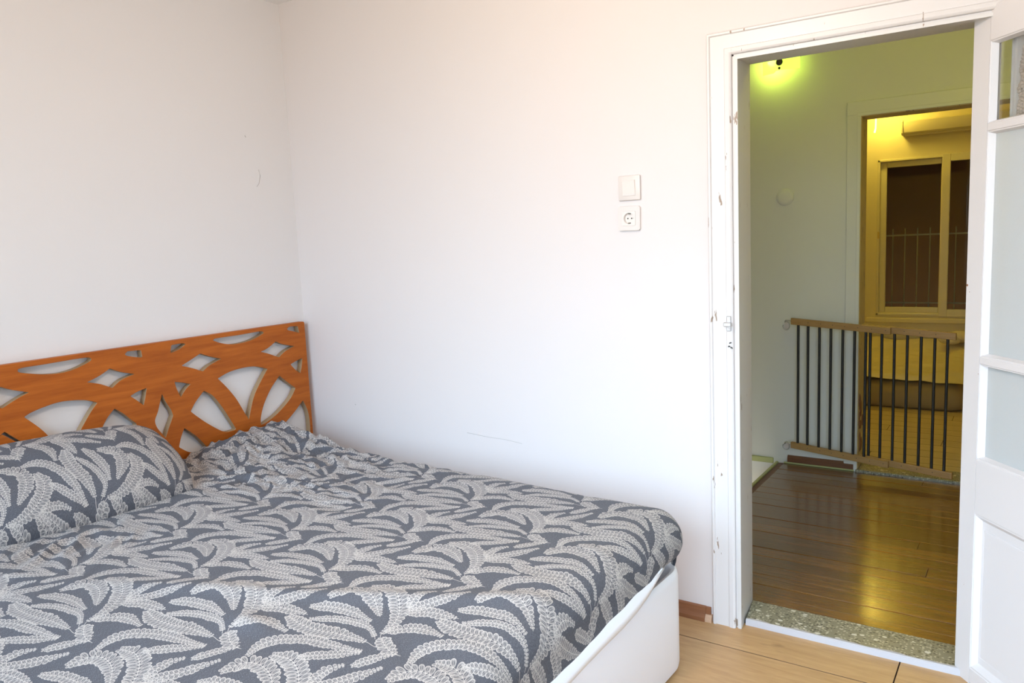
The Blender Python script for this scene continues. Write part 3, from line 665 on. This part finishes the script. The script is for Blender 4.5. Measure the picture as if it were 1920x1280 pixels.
def sheet(name, mat, off, da, amax, fine, parent=None):
    na = int((amax+.03)/da); bmin = -(PHI*RB-RB); bmax = BWD+(PHI*RB-RB); nb = int((bmax-bmin)/da)
    V = []; UV = []
    for i in range(na+1):
        a = -.02+(amax+.02)*i/na
        for j in range(nb+1):
            b = bmin+(bmax-bmin)*j/nb
            ex = (.010*nz(b*5, 0, 4)+.035*ss(.15, .75, b)*ss(BWD+.1, BWD-.1, b)-.004)*ss(BL+.0, amax, a)
            V.append(drape(a+ex, b, off, fine)-BO); q = BO+E1*a+E2*b; UV.append(fuv(q.x, q.y))
    F = [(i*(nb+1)+j, (i+1)*(nb+1)+j, (i+1)*(nb+1)+j+1, i*(nb+1)+j+1) for i in range(na) for j in range(nb)]
    me = bpy.data.meshes.new(name); me.from_pydata(V, [], F)
    if fine:
        uvl = me.uv_layers.new(name='UVMap'); idx = np.zeros(len(me.loops), np.int32); me.loops.foreach_get('vertex_index', idx)
        uvl.data.foreach_set('uv', np.array(UV, np.float32)[idx].ravel())
    me.polygons.foreach_set('use_smooth', [True]*len(me.polygons))
    bm = bmesh.new(); bm.from_mesh(me); bmesh.ops.recalc_face_normals(bm, faces=bm.faces)
    if sum(f.normal.z for f in bm.faces) < 0: bmesh.ops.reverse_faces(bm, faces=bm.faces)
    bm.to_mesh(me); bm.free()
    o = link(name, me, parent, mat); o.location = BO; return o
AM = BL+.012-RB+PHI*RB
sh = sheet('bed_sheet', M['fabric'], 0, .0075, AM, True)
tag(sh, 'charcoal fitted bed sheet embroidered with pale fern fronds stretched over the mattress', 'bed sheet')
# mattress body: a closed rounded slab just inside the sheet
mt_ = rings_mesh([(rr(.07, .06), .345), (rr(.03, .08), .365), (rr(.016, .09), .385), (rr(.014, .09), .40), (rr(.03, .08), .42), (rr(.07, .07), .43), (rr(.12, .06), .432)], 'mattress', M['mattress'], None, 60)
mt_.location = BO; tag(mt_, 'pale double mattress under the charcoal fern bed sheet', 'mattress')
# white cotton flap hanging out at the foot
FLP = [((-.525, .402), (-.530, .394)), ((-.59, .415), (-.585, .372)), ((-.65, .425), (-.64, .352)), ((-.74, .420), (-.72, .338)), ((-.83, .415), (-.80, .330)), ((-.92, .40), (-.90, .322)), ((-1.02, .385), (-1.0, .312)), ((-1.2, .365), (-1.2, .30)), ((-1.4, .36), (-1.4, .27)), ((-1.65, .35), (-1.65, .26))]
q = MB(); b = q.b; prev = None
for i, (A, B) in enumerate(FLP):
    ring = []
    for t in (0, .25, .5, .75, 1):
        y = A[0]+(B[0]-A[0])*t; z = A[1]+(B[1]-A[1])*t
        bb = (BO.y-y)/cos(TH)
        base = BO+E1*(BL-.030+.046*min(1, t*1.6)+.003*sin(y*14)*t)+E2*bb
        ring.append(Vector((base.x, y, z)))
    ring = [b.verts.new(v-BO) for v in ring]+[b.verts.new(v-BO-E1*.003) for v in ring[::-1]]
    if prev:
        for k in range(10): b.faces.new((prev[k], prev[(k+1) % 10], ring[(k+1) % 10], ring[k]))
    else: b.faces.new(ring[::-1])
    prev = ring
b.faces.new(prev)
fp = q.build('protector_flap', M['protector'], mt_, 1); fp['label'] = 'loose white cotton flap hanging at the foot'

# ------------------------------------------------------------------ pillow
PC = Vector((.275, -1.385, .63)); PHX, PHY, PHZ = .225, .47, .125
pe = []; N = 90; MM = 130
Vt, UVp = [], []
pit = radians(30); yaw = radians(-5)
Rm = Matrix.Rotation(yaw, 3, 'Z') @ Matrix.Rotation(pit, 3, 'Y')
def pil(u, v, s):
    t = (max(0, 1-abs(u)**2.6)**.52)*(max(0, 1-abs(v)**2.6)**.52)
    cr = 1-.13*u*u*v*v; k = (1-.05*(v*v)*(1-u*u))*cr; k2 = (1-.03*(u*u)*(1-v*v))*(1-.16*u*u*v*v)
    x = PHX*u*k2; y = PHY*v*k
    z = s*PHZ*t*(1 if s > 0 else .55)
    z += s*(.006*nz(x*9, y*9, 20+s)+.004*(1-abs(nz(x*20, y*13, 31))*2)*(1-t))*min(1, t*3)
    return Rm @ Vector((x, y, z))
for s in (1, -1):
    for i in range(N+1):
        for j in range(MM+1):
            u = -1+2*i/N; v = -1+2*j/MM
            u = sin(u*pi/2)*.55+u*.45; v = sin(v*pi/2)*.5+v*.5
            Vt.append(pil(u, v, s)); UVp.append(((u*PHX*1.12+.13)/TW, (v*PHY*1.05+.06)/THT))
n1 = (N+1)*(MM+1); F = []
for i in range(N):
    for j in range(MM):
        q0 = i*(MM+1)+j; F.append((q0, q0+MM+1, q0+MM+2, q0+1)); F.append((n1+q0, n1+q0+1, n1+q0+MM+2, n1+q0+MM+1))
me = bpy.data.meshes.new('pillow'); me.from_pydata(Vt, [], F)
uvl = me.uv_layers.new(name='UVMap'); idx = np.zeros(len(me.loops), np.int32); me.loops.foreach_get('vertex_index', idx)
uvl.data.foreach_set('uv', np.array(UVp, np.float32)[idx].ravel()); me.polygons.foreach_set('use_smooth', [True]*len(me.polygons))
bm = bmesh.new(); bm.from_mesh(me); bmesh.ops.remove_doubles(bm, verts=bm.verts, dist=1e-5); bmesh.ops.recalc_face_normals(bm, faces=bm.faces); bm.to_mesh(me); bm.free()
pw = link('pillow', me, None, M['fabric']); pw.location = PC
tag(pw, 'plump pillow in charcoal fern-embroidered case leaning against the orange headboard', 'pillow')

# ------------------------------------------------------------------ hall beyond the doorway
HYW = 2.02; HX1 = 3.5; EDGE = 1.80; DX0, DX1, DZ = 2.196, 2.98, 1.967
w = MB(); w.box(-.2, DX0, HYW, HYW+.15, -1.5, 2.75); w.box(DX1, 4.4, HYW, HYW+.15, -1.5, 2.75); w.box(DX0, DX1, HYW, HYW+.15, DZ, 2.75)
struct(w.build('wall_hall', M['hallwall']))
struct(MB().box(HX1, HX1+.15, .13, HYW, -.1, 2.75).build('wall_hall_right', M['hallwall']))
struct(MB().box(-.2, -.05, .13, HYW, -1.5, 2.75).build('wall_stairwell', M['hallwall']))
struct(MB().box(-.2, HX1+.15, .0, HYW+.15, 2.62, 2.75).build('ceiling_hall', M['ceiling']))
struct(MB().box(-.2, EDGE-.05, .13, HYW, -1.5, -1.35).build('floor_stairwell', M['hallwood']))
struct(MB().box(-.2, EDGE-.04, .10, .13, -1.5, -.05).build('wall_stairwell_near', M['void']))
hf = struct(MB().box(EDGE-.03, HX1, .1465, HYW, -.2, -.02).build('floor_hall', M['hallskirt']))
r4 = random.Random(5)
y = .1485
while y < HYW-.005:
    wd = .0905+.006*(r4.random()-.5); y2 = min(y+wd, HYW-.001)
    if HYW-y2 < .03: y2 = HYW-.001
    xs = [EDGE, EDGE+.7+.9*r4.random(), HX1] if r4.random() < .35 else [EDGE, HX1]
    for a, c in zip(xs, xs[1:]):
        q = MB(); cx, cy = (a+c)/2, (y+y2)/2; tz = .0016*(r4.random()-.5); tl = .0022*(r4.random()-.5)
        q.box(a-cx+.001, c-cx-.001, y-cy+.0012, y2-cy-.0012, 0, .022, .0011)
        o = q.build('board', M['hallwood'], hf); o.location = (cx, cy, -.021+tz); o.rotation_euler = (tl*3, 0, 0)
    y = y2
# stairwell edge: pale nosing, painted floor-line strip
ns = struct(empty('trim_5', (EDGE-.03, 1.1, 0)))
MB().box(-.0215, -.005, -.95, .915, -.03, .004, .003).build('nosing_strip', M['nosing'], ns)
MB().box(-.004, .029, -.95, .915, -.03, -.004, .002).build('dark_strip', M['hallskirt'], ns)
struct(MB().box(0, EDGE-.065, HYW-.012, HYW, -.012, .022, .003).build('trim_6', M['nosing']))
struct(MB().prism([(0, .004), (-.016, .004), (-.016, .030), (-.006, .045), (0, .045)], 'x', EDGE+.012, DX0-.015).build('baseboard_hall', M['hallskirt']).__class__ and bpy.data.objects['baseboard_hall']) if False else None
q = MB(); b = q.b
pf = [(HYW, .002), (HYW-.016, .002), (HYW-.016, .034), (HYW-.008, .048), (HYW, .048)]
struct(q.prism(pf, 'x', EDGE+.018, DX0-.012).build('baseboard_hall', M['hallskirt']))
struct(MB().box(EDGE+.0, DX0-.008, HYW-.026, HYW-.0165, .0015, .010, .002).build('trim_7', M['nosing']))
# far doorway casing
dt = struct(empty('trim_3', ((DX0+DX1)/2, HYW, 0))); c_ = (DX0+DX1)/2
MB().box(2.130-c_, DX0-c_, -.013, 0, .0, DZ+.072, .003).build('side_casing', M['halltrim'], dt)
MB().box(2.130-c_, DX1+.065-c_, -.014, 0, DZ, DZ+.073, .003).build('head_casing', M['halltrim'], dt)
MB().box(DX1-c_, DX1+.065-c_, -.013, 0, .0, DZ, .003).build('side_casing', M['halltrim'], dt)
MB().box(DX0-.012-c_, DX0+.006-c_, -.019, -.012, 0, DZ-.006, .001).build('edge_bead', M['halltrim'], dt)
MB().box(DX0-.012-c_, DX1+.012-c_, -.019, -.012, DZ-.0055, DZ+.012, .001).build('edge_bead', M['halltrim'], dt)
MB().box(DX0-.004-c_, DX0+.008-c_, -.012, .152, 0, DZ, .002).build('jamb_lining', M['jambwood'], dt)
MB().box(DX1-.008-c_, DX1+.004-c_, -.012, .152, 0, DZ, .002).build('jamb_lining', M['jambwood'], dt)
MB().box(DX0-c_, DX1-c_, -.012, .152, DZ-.010, DZ+.004, .002).build('head_lining', M['jambwood'], dt)
q = MB(); r5 = random.Random(9)
for i in range(16):
    z = .10+.34*r5.random(); q.sph((DX0+.010-c_, .02+.10*r5.random(), z), .016+.012*r5.random(), (.18, .8, 1.5), 8)
q.build('damp_damage', M['skirting'], dt, 1)
struct(MB().box(DX0, DX1, HYW-.03, HYW+.155, -.02, .016, .004).build('trim_4', M['terrazzo']))

# wall sconce
sc_ = empty('wall_sconce', (1.795, HYW, 2.30)); tag(sc_, 'lit wall sconce with square green-yellow glass shade high on hall wall', 'wall lamp')
MB().box(-.035, .035, -.018, 0, -.01, .10, .004).build('back_plate', M['dark'], sc_)
MB().cyl((0, -.018, .0), (0, -.095, .0), .006, 10).build('arm', M['brass'], sc_)
q = MB(); b = q.b; prev = None
for i in range(13):
    t = -1+2*i/12; x = .100*t; y = -.092+.030*t*t
    ring = [b.verts.new(v) for v in ((x, y, -.052-.012*(i < 5)), (x, y, .15), (x, y+.004, .15), (x, y+.004, -.052-.012*(i < 5)))]
    if prev:
        for k in range(4): b.faces.new((prev[k], prev[(k+1) % 4], ring[(k+1) % 4], ring[k]))
    else: b.faces.new(ring[::-1])
    prev = ring
b.faces.new(prev); q.build('glass_shade', M['shade'], sc_, 30)
MB().sph((0, -.098, -.010), .019, (1, .6, 1)).build('shade_knob', M['dark'], sc_, 1)
MB().sph((0, -.098, -.042), .007).build('finial', M['dark'], sc_, 1)
for x in (-.055, .055): 
    s_ = MB().cyl((x, -.045, .05), (x, -.045, .11), .011, 12).build('lamp_holder', M['plastic'], sc_)
MB().sph((-.055, -.045, .012), .022, (1, 1, 1.3)).build('bulb', M['bulb'], sc_, 1)
# round blank cover
cv = MB().lathe([(.0475, 0), (.0475, .008), (.044, .012), (.030, .016), (.0001, .018)], (0, 0, 0), 'y', 32).build('junction_cover', M['hallwall'], None, 40)
cv.location = (1.803, HYW, 1.56); tag(cv, 'round pale blank cover plate on the green hall wall', 'cover plate')

# ------------------------------------------------------------------ telescopic stair gate
GA = Vector((1.868, 1.955, 0)); GB = Vector((2.674, 1.84, 0)); gv = (GB-GA); GLn = gv.length; gx = gv/GLn
gate = empty('stair_gate', GA, math.atan2(gx.y, gx.x)); tag(gate, 'wooden stair gate with black metal bars hooked to the hall wall', 'gate')
def sag(t): return -.052*t/.826
def rail(name, t0, t1, z, y0, y1, hh):
    q = MB().hexa([(t0, y0, z+sag(t0)-hh), (t1, y0, z+sag(t1)-hh), (t1, y1, z+sag(t1)-hh), (t0, y1, z+sag(t0)-hh), (t0, y0, z+sag(t0)+hh), (t1, y0, z+sag(t1)+hh), (t1, y1, z+sag(t1)+hh), (t0, y1, z+sag(t0)+hh)])
    bmesh.ops.bevel(q.b, geom=list(q.b.edges), offset=.003, segments=2, affect='EDGES', profile=.5)
    o = q.build(name, M['pine'], gate); return o
TR = []
for z in (.857, .133):
    TR.append(rail('rail', -.010, .524, z, -.024, .000, .018))
    TR.append(rail('rail', .360, .826, z+.004 if z > .5 else z, .001, .022, .0165) if False else rail('rail', .524 if False else .372, .826, z+.003, .0005, .0225, .018))
tl_ = [.028, .084, .148, .211, .275, .338, .396]; tr_ = [.412, .471, .534, .597, .663, .727, .786]
for grp, yy in ((tl_, -.012), (tr_, .0115)):
    for t in grp: MB().cyl((t, yy, .133+sag(t)+.012), (t-.004+.006, yy, .857+sag(t)-.012), .0074, 12).build('bar', M['blackbar'], gate, 40)
for zi, z in enumerate((.857, .133)):
    for t in (.09, .16, .225, .29, .36, .43, .50): MB().cyl((t, -.0236, z+sag(t)+.002), (t, -.0246, z+sag(t)+.002), .0024, 8).build('screw_head', M['dark'], TR[zi*2])
    for t in (.585, .66, .735): MB().cyl((t, .001, z+sag(t)+.004), (t, -.0008, z+sag(t)+.004), .0024, 8).build('screw_head', M['dark'], TR[zi*2+1])
inv = gate.rotation_euler.to_matrix().to_4x4(); inv.translation = GA; inv = inv.inverted()
for z in (.857, .133):
    P0 = inv @ Vector((1.812, HYW-.028, z-.004)); P1 = Vector((-.01, -.012, z))
    MB().tube([P1, P1*.6+P0*.4+Vector((0, 0, .004)), P0+Vector((0, 0, .003)), P0+Vector((-.006, .0, -.008))], .0035).build('hook_rod', M['steel'], gate, 1)
for z in (.83, .115):
    hk = empty('hinge_eye', (1.812, HYW, z)); tag(hk, 'steel hook plate screwed to hall wall holding the gate %s' % ('top rail' if z > .5 else 'bottom rail'), 'hook')
    MB().box(-.014, .014, -.004, 0, -.026, .012, .002).build('plate', M['plastic'], hk)
    ring = [(.019*sin(a), -.016, .012-.019+.024*cos(a)) for a in [2*pi*i/20 for i in range(16)]]
    MB().tube(ring+[(-.02, -.004, -.006)], .003).build('eye', M['steel'], hk, 1)

# ------------------------------------------------------------------ far yellow-lit room
FW = 5.6
w = MB(); wx0, wx1, wz0, wz1 = 1.71, 2.83, .50, 1.97
w.box(.6, wx0, FW, FW+.2, -.1, 2.75); w.box(wx1, 4.4, FW, FW+.2, -.1, 2.75); w.box(wx0, wx1, FW, FW+.2, -.1, wz0); w.box(wx0, wx1, FW, FW+.2, wz1, 2.75)
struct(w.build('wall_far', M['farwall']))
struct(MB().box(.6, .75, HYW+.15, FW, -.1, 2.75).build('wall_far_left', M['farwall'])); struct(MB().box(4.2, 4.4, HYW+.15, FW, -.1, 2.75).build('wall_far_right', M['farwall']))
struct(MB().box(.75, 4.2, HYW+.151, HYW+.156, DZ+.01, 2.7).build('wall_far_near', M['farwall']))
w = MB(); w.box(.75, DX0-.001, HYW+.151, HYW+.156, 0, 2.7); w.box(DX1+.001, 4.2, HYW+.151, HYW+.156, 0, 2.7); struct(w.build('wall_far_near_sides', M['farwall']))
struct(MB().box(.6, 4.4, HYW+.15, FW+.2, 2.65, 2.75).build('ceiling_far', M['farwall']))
ff = struct(MB().box(.6, 4.4, HYW+.155, FW, -.15, -.01).build('floor_far', M['dark']))
y = HYW+.157; i = 0
while y < FW:
    y2 = min(y+.145, FW)
    xs = [.75, 1.5+.35*(i*7 % 5), 2.75+.25*(i*3 % 4), 4.2]
    for a, c in zip(xs, xs[1:]):
        o, cc = plank(ff, M['farwood'], a+.001, c-.001, y+.0015, y2-.0015, -.01, 0); o.location = cc
    y = y2; i += 1
# window with sliding sashes
wn = struct(empty('window_2', (wx0, FW, wz0)))
def wb(name, mat, x0, x1, y0, y1, z0, z1, par=wn, bev=.004): return MB().box(x0-wx0, x1-wx0, y0, y1, z0-wz0, z1-wz0, bev).build(name, mat, par)
wb('frame', M['pvc'], wx0, wx0+.022, -.012, .12, wz0, wz1); wb('frame', M['pvc'], wx1-.022, wx1, -.012, .12, wz0, wz1)
wb('frame', M['pvc'], wx0, wx1, -.012, .12, wz1-.022, wz1); wb('frame', M['pvc'], wx0, wx1, -.012, .12, wz0, wz0+.024)
def sash(x0, x1, y0, y1, z0, z1, s):
    e_ = empty('sash', (0, 0, 0)); e_.parent = wn
    wb('stile', M['pvc'], x0, x0+s, y0, y1, z0, z1, e_); wb('stile', M['pvc'], x1-s, x1, y0, y1, z0, z1, e_)
    wb('rail', M['pvc'], x0+s, x1-s, y0, y1, z0, z0+s, e_); wb('rail', M['pvc'], x0+s, x1-s, y0, y1, z1-s, z1, e_)
    wb('pane', M['thin'], x0+s-.002, x1-s+.002, (y0+y1)/2-.003, (y0+y1)/2+.003, z0+s-.002, z1-s+.002, e_, 0); return e_
s1 = sash(wx0+.022, 2.29, .035, .07, wz0+.024, wz1-.022, .052)
s2 = sash(2.248, wx1-.004, -.022, .018, wz0-.004, wz1+.006, .068)
wb('latch', M['jambwood'], wx0+.006, wx0+.024, -.018, -.010, 1.235, 1.30)
struct(MB().box(1.63, 2.92, FW-.055, FW, wz0-.065, wz0-.020, .006).build('trim_8', M['farwall']))
# outside grille; added dark enclosure that keeps the sky off the far window
gr = empty('window_grille', (2.27, FW+.24, .9)); tag(gr, 'pale steel bar grille outside the dark far window', 'grille')
for x in [1.60+.1075*k for k in range(13)]: MB().cyl((x-2.27, 0, -.36), (x-2.27, 0, .42), .0065, 8).build('bar', M['grille'], gr, 40)
for z in (-.30, .355): MB().box(1.50-2.27, 3.0-2.27, -.012, -.004, z-.008, z+.008, .001).build('crossbar', M['grille'], gr)
struct(MB().box(.6, 4.4, 7.2, 7.4, -.5, 3.2).build('wall_skyblock', M['skyblock'])); struct(MB().box(.4, .6, FW, 7.4, -.5, 3.2).build('wall_skyblock_left', M['skyblock']))
struct(MB().box(4.4, 4.6, FW, 7.4, -.5, 3.2).build('wall_skyblock_right', M['skyblock'])); struct(MB().box(.4, 4.6, FW+.2, 7.4, 2.75, 3.2).build('ceiling_skyblock', M['skyblock']))
struct(MB().box(.4, 4.6, FW+.2, 7.4, -.5, -.3).build('floor_skyblock', M['skyblock']))
# blind cassette over the window
bl = empty('blind_cassette', (2.40, FW, 2.235)); tag(bl, 'long cream roller blind casing fixed to wall above far window', 'blind')
MB().prism([(0, .06), (-.115, .06), (-.135, .050), (-.135, .0), (-.12, -.045), (-.09, -.062), (0, -.062)], 'x', 1.935-2.40, 2.95-2.40).build('casing', M['blindbox'], bl, 30)
MB().prism([(-.004, .064), (-.125, .064), (-.140, .052), (-.140, .0), (-.124, -.049), (-.092, -.067), (-.004, -.067)], 'x', 1.920-2.40, 1.934-2.40).build('end_cap', M['blindbox'], bl, 30)
MB().cyl((1.94-2.40, -.075, -.066), (2.94-2.40, -.075, -.066), .010, 12).build('bottom_bar', M['blindbox'], bl, 40)
# bulb on ceiling and thin hanging tube whose brightness is added emission
for x, y, lb in ((1.76, 5.3, 'bare bulb on the far room ceiling next to the window wall'), (2.1, 3.6, 'added fill bulb on the far room ceiling just inside its doorway')):
    fb = empty('ceiling_bulb', (x, y, 2.65)); tag(fb, lb, 'lamp', 'far room bulbs')
    MB().cyl((0, 0, 0), (0, 0, -.05), .022, 14).build('holder', M['plastic'], fb)
pc = empty('glowing_tube', (1.752, 5.2, 2.65)); tag(pc, 'thin tube with added glow and bent tip hanging just inside the far doorway', 'lamp')
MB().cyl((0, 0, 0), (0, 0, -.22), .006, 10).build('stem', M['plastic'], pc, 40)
MB().tube([(0, 0, -.22), (0, 0, -.3), (-.002, 0, -.43)], .0062, 8).build('glow_tube', M['tube'], pc, 1)
MB().cyl((-.002, 0, -.425), (-.011, 0, -.462), .0068, 10, .0085).build('glow_tip', M['tube'], pc)
# mattress on the floor with pale bedding
fm = empty('floor_mattress', (2.08, 4.6, 0)); tag(fm, 'mattress with shade-browned sides lying on the floor below the far window', 'mattress')
def slab(x0, x1, y0, y1, r, n=8):
    P = []
    for cx, cy, t0 in ((x1-r, y0+r, -90), (x1-r, y1-r, 0), (x0+r, y1-r, 90), (x0+r, y0+r, 180)):
        for k in range(n+1): t = radians(t0+90*k/n); P.append((cx+r*cos(t)-2.08, cy+r*sin(t)-4.6))
    return P
q = MB(); b = q.b; V = []
for ins, z in ((.03, .002), (.006, .02), (0, .05), (0, .11), (.022, .155), (.06, .188), (.11, .20)):
    V.append([b.verts.new((x, y_, z)) for x, y_ in slab(1.55+ins, 2.60-ins, 3.74+ins, 5.57-ins, .09)])
for A, B in zip(V, V[1:]):
    for k in range(len(A)): b.faces.new((A[k], A[(k+1) % len(A)], B[(k+1) % len(A)], B[k]))
b.faces.new(V[0][::-1]); b.faces.new(V[-1]); q.build('mattress_body', M['matside'], fm, 60)
q = MB(); b = q.b; na, nb = 60, 90; G = []
for i in range(na+1):
    row = []
    for j in range(nb+1):
        x = 1.56+1.03*i/na; y_ = 3.775+1.80*j/nb
        e_ = min(1, (x-1.56)/.12+.2, (2.59-x)/.16+.1, (y_-3.775)/.10+.25)
        z = .195+.03*e_+.028*(1-abs(nz(x*3+y_*2.2, y_*2.4-x*1.5, 2))*2.4)*.6+.012*nz(x*7, y_*8, 5)
        z += .05*ss(5.2, 5.5, y_)+.03*exp(-((x-1.65)/.3)**2-((y_-3.9)/.15)**2)
        z = max(z, .186 if min(x-1.56, 2.59-x, y_-3.775) < .02 else .20)
        row.append(b.verts.new((x-2.08, y_-4.6, z)))
    G.append(row)
for i in range(na):
    for j in range(nb): b.faces.new((G[i][j], G[i+1][j], G[i+1][j+1], G[i][j+1]))
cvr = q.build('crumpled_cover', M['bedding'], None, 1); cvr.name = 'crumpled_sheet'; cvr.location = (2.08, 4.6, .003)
tag(cvr, 'pale crumpled sheet spread over the floor mattress in the far room', 'sheet')
q = MB(); r6 = random.Random(2)
for i in range(9): q.sph((.12*(r6.random()-.5)*2, .08*(r6.random()-.5)*2, .05+.07*r6.random()), .05+.03*r6.random(), (1.2, .9, .7), 12)
bk = q.build('bundled_cloth', M['bedding'], None, 1); bk.location = (2.46, 5.36, .245); tag(bk, 'small bundle of rumpled cloth on the floor mattress near the far window', 'cloth')

hl = empty('hall_lamp', (2.75, .75, 2.62)); tag(hl, 'plain ceiling lamp over the hall floor beyond the doorway head', 'lamp')
MB().cyl((0, 0, 0), (0, 0, -.03), .07, 20).build('canopy', M['plastic'], hl, 40)
MB().cyl((0, 0, -.03), (0, 0, -.12), .014, 12).build('lamp_holder', M['brass'], hl, 40)
# bedroom ceiling lamp (above the frame)
cl = empty('ceiling_lamp', (2.0, -1.5, HZ)); tag(cl, 'opal globe ceiling lamp above the bed', 'lamp')
MB().cyl((0, 0, 0), (0, 0, -.03), .06, 24).build('canopy', M['plastic'], cl, 40)
MB().cyl((0, 0, -.03), (0, 0, -.12), .012, 12).build('stem', M['brass'], cl, 40)
MB().lathe([(.0001, -.12), (.05, -.125), (.10, -.16), (.11, -.20), (.10, -.24)], (0, 0, 0), 'z', 28).build('shade', M['plastic_hi'], cl, 40)

# hairline marks in the plaster
wl_ = bpy.data.objects['wall_left']; wb_ = bpy.data.objects['wall_back']
M['crack'] = plain('plaster_crack', (.45, .42, .40), .9)
def crack(par, pts, r): MB().tube(pts, r, 6).build('hairline_crack', M['crack'], par, 1)
crack(wl_, [(WL, -.232, 1.762), (WL, -.226, 1.735), (WL, -.236, 1.70), (WL, -.250, 1.685)], .0011)
crack(wl_, [(WL, -.292, 1.910), (WL, -.287, 1.902)], .0016)
crack(wb_, [(1.02, FY, .585), (1.12, FY, .578), (1.22, FY, .576), (1.30, FY, .568)], .0008)
crack(wb_, [(.36, FY, .655), (.363, FY, .652)], .0025)
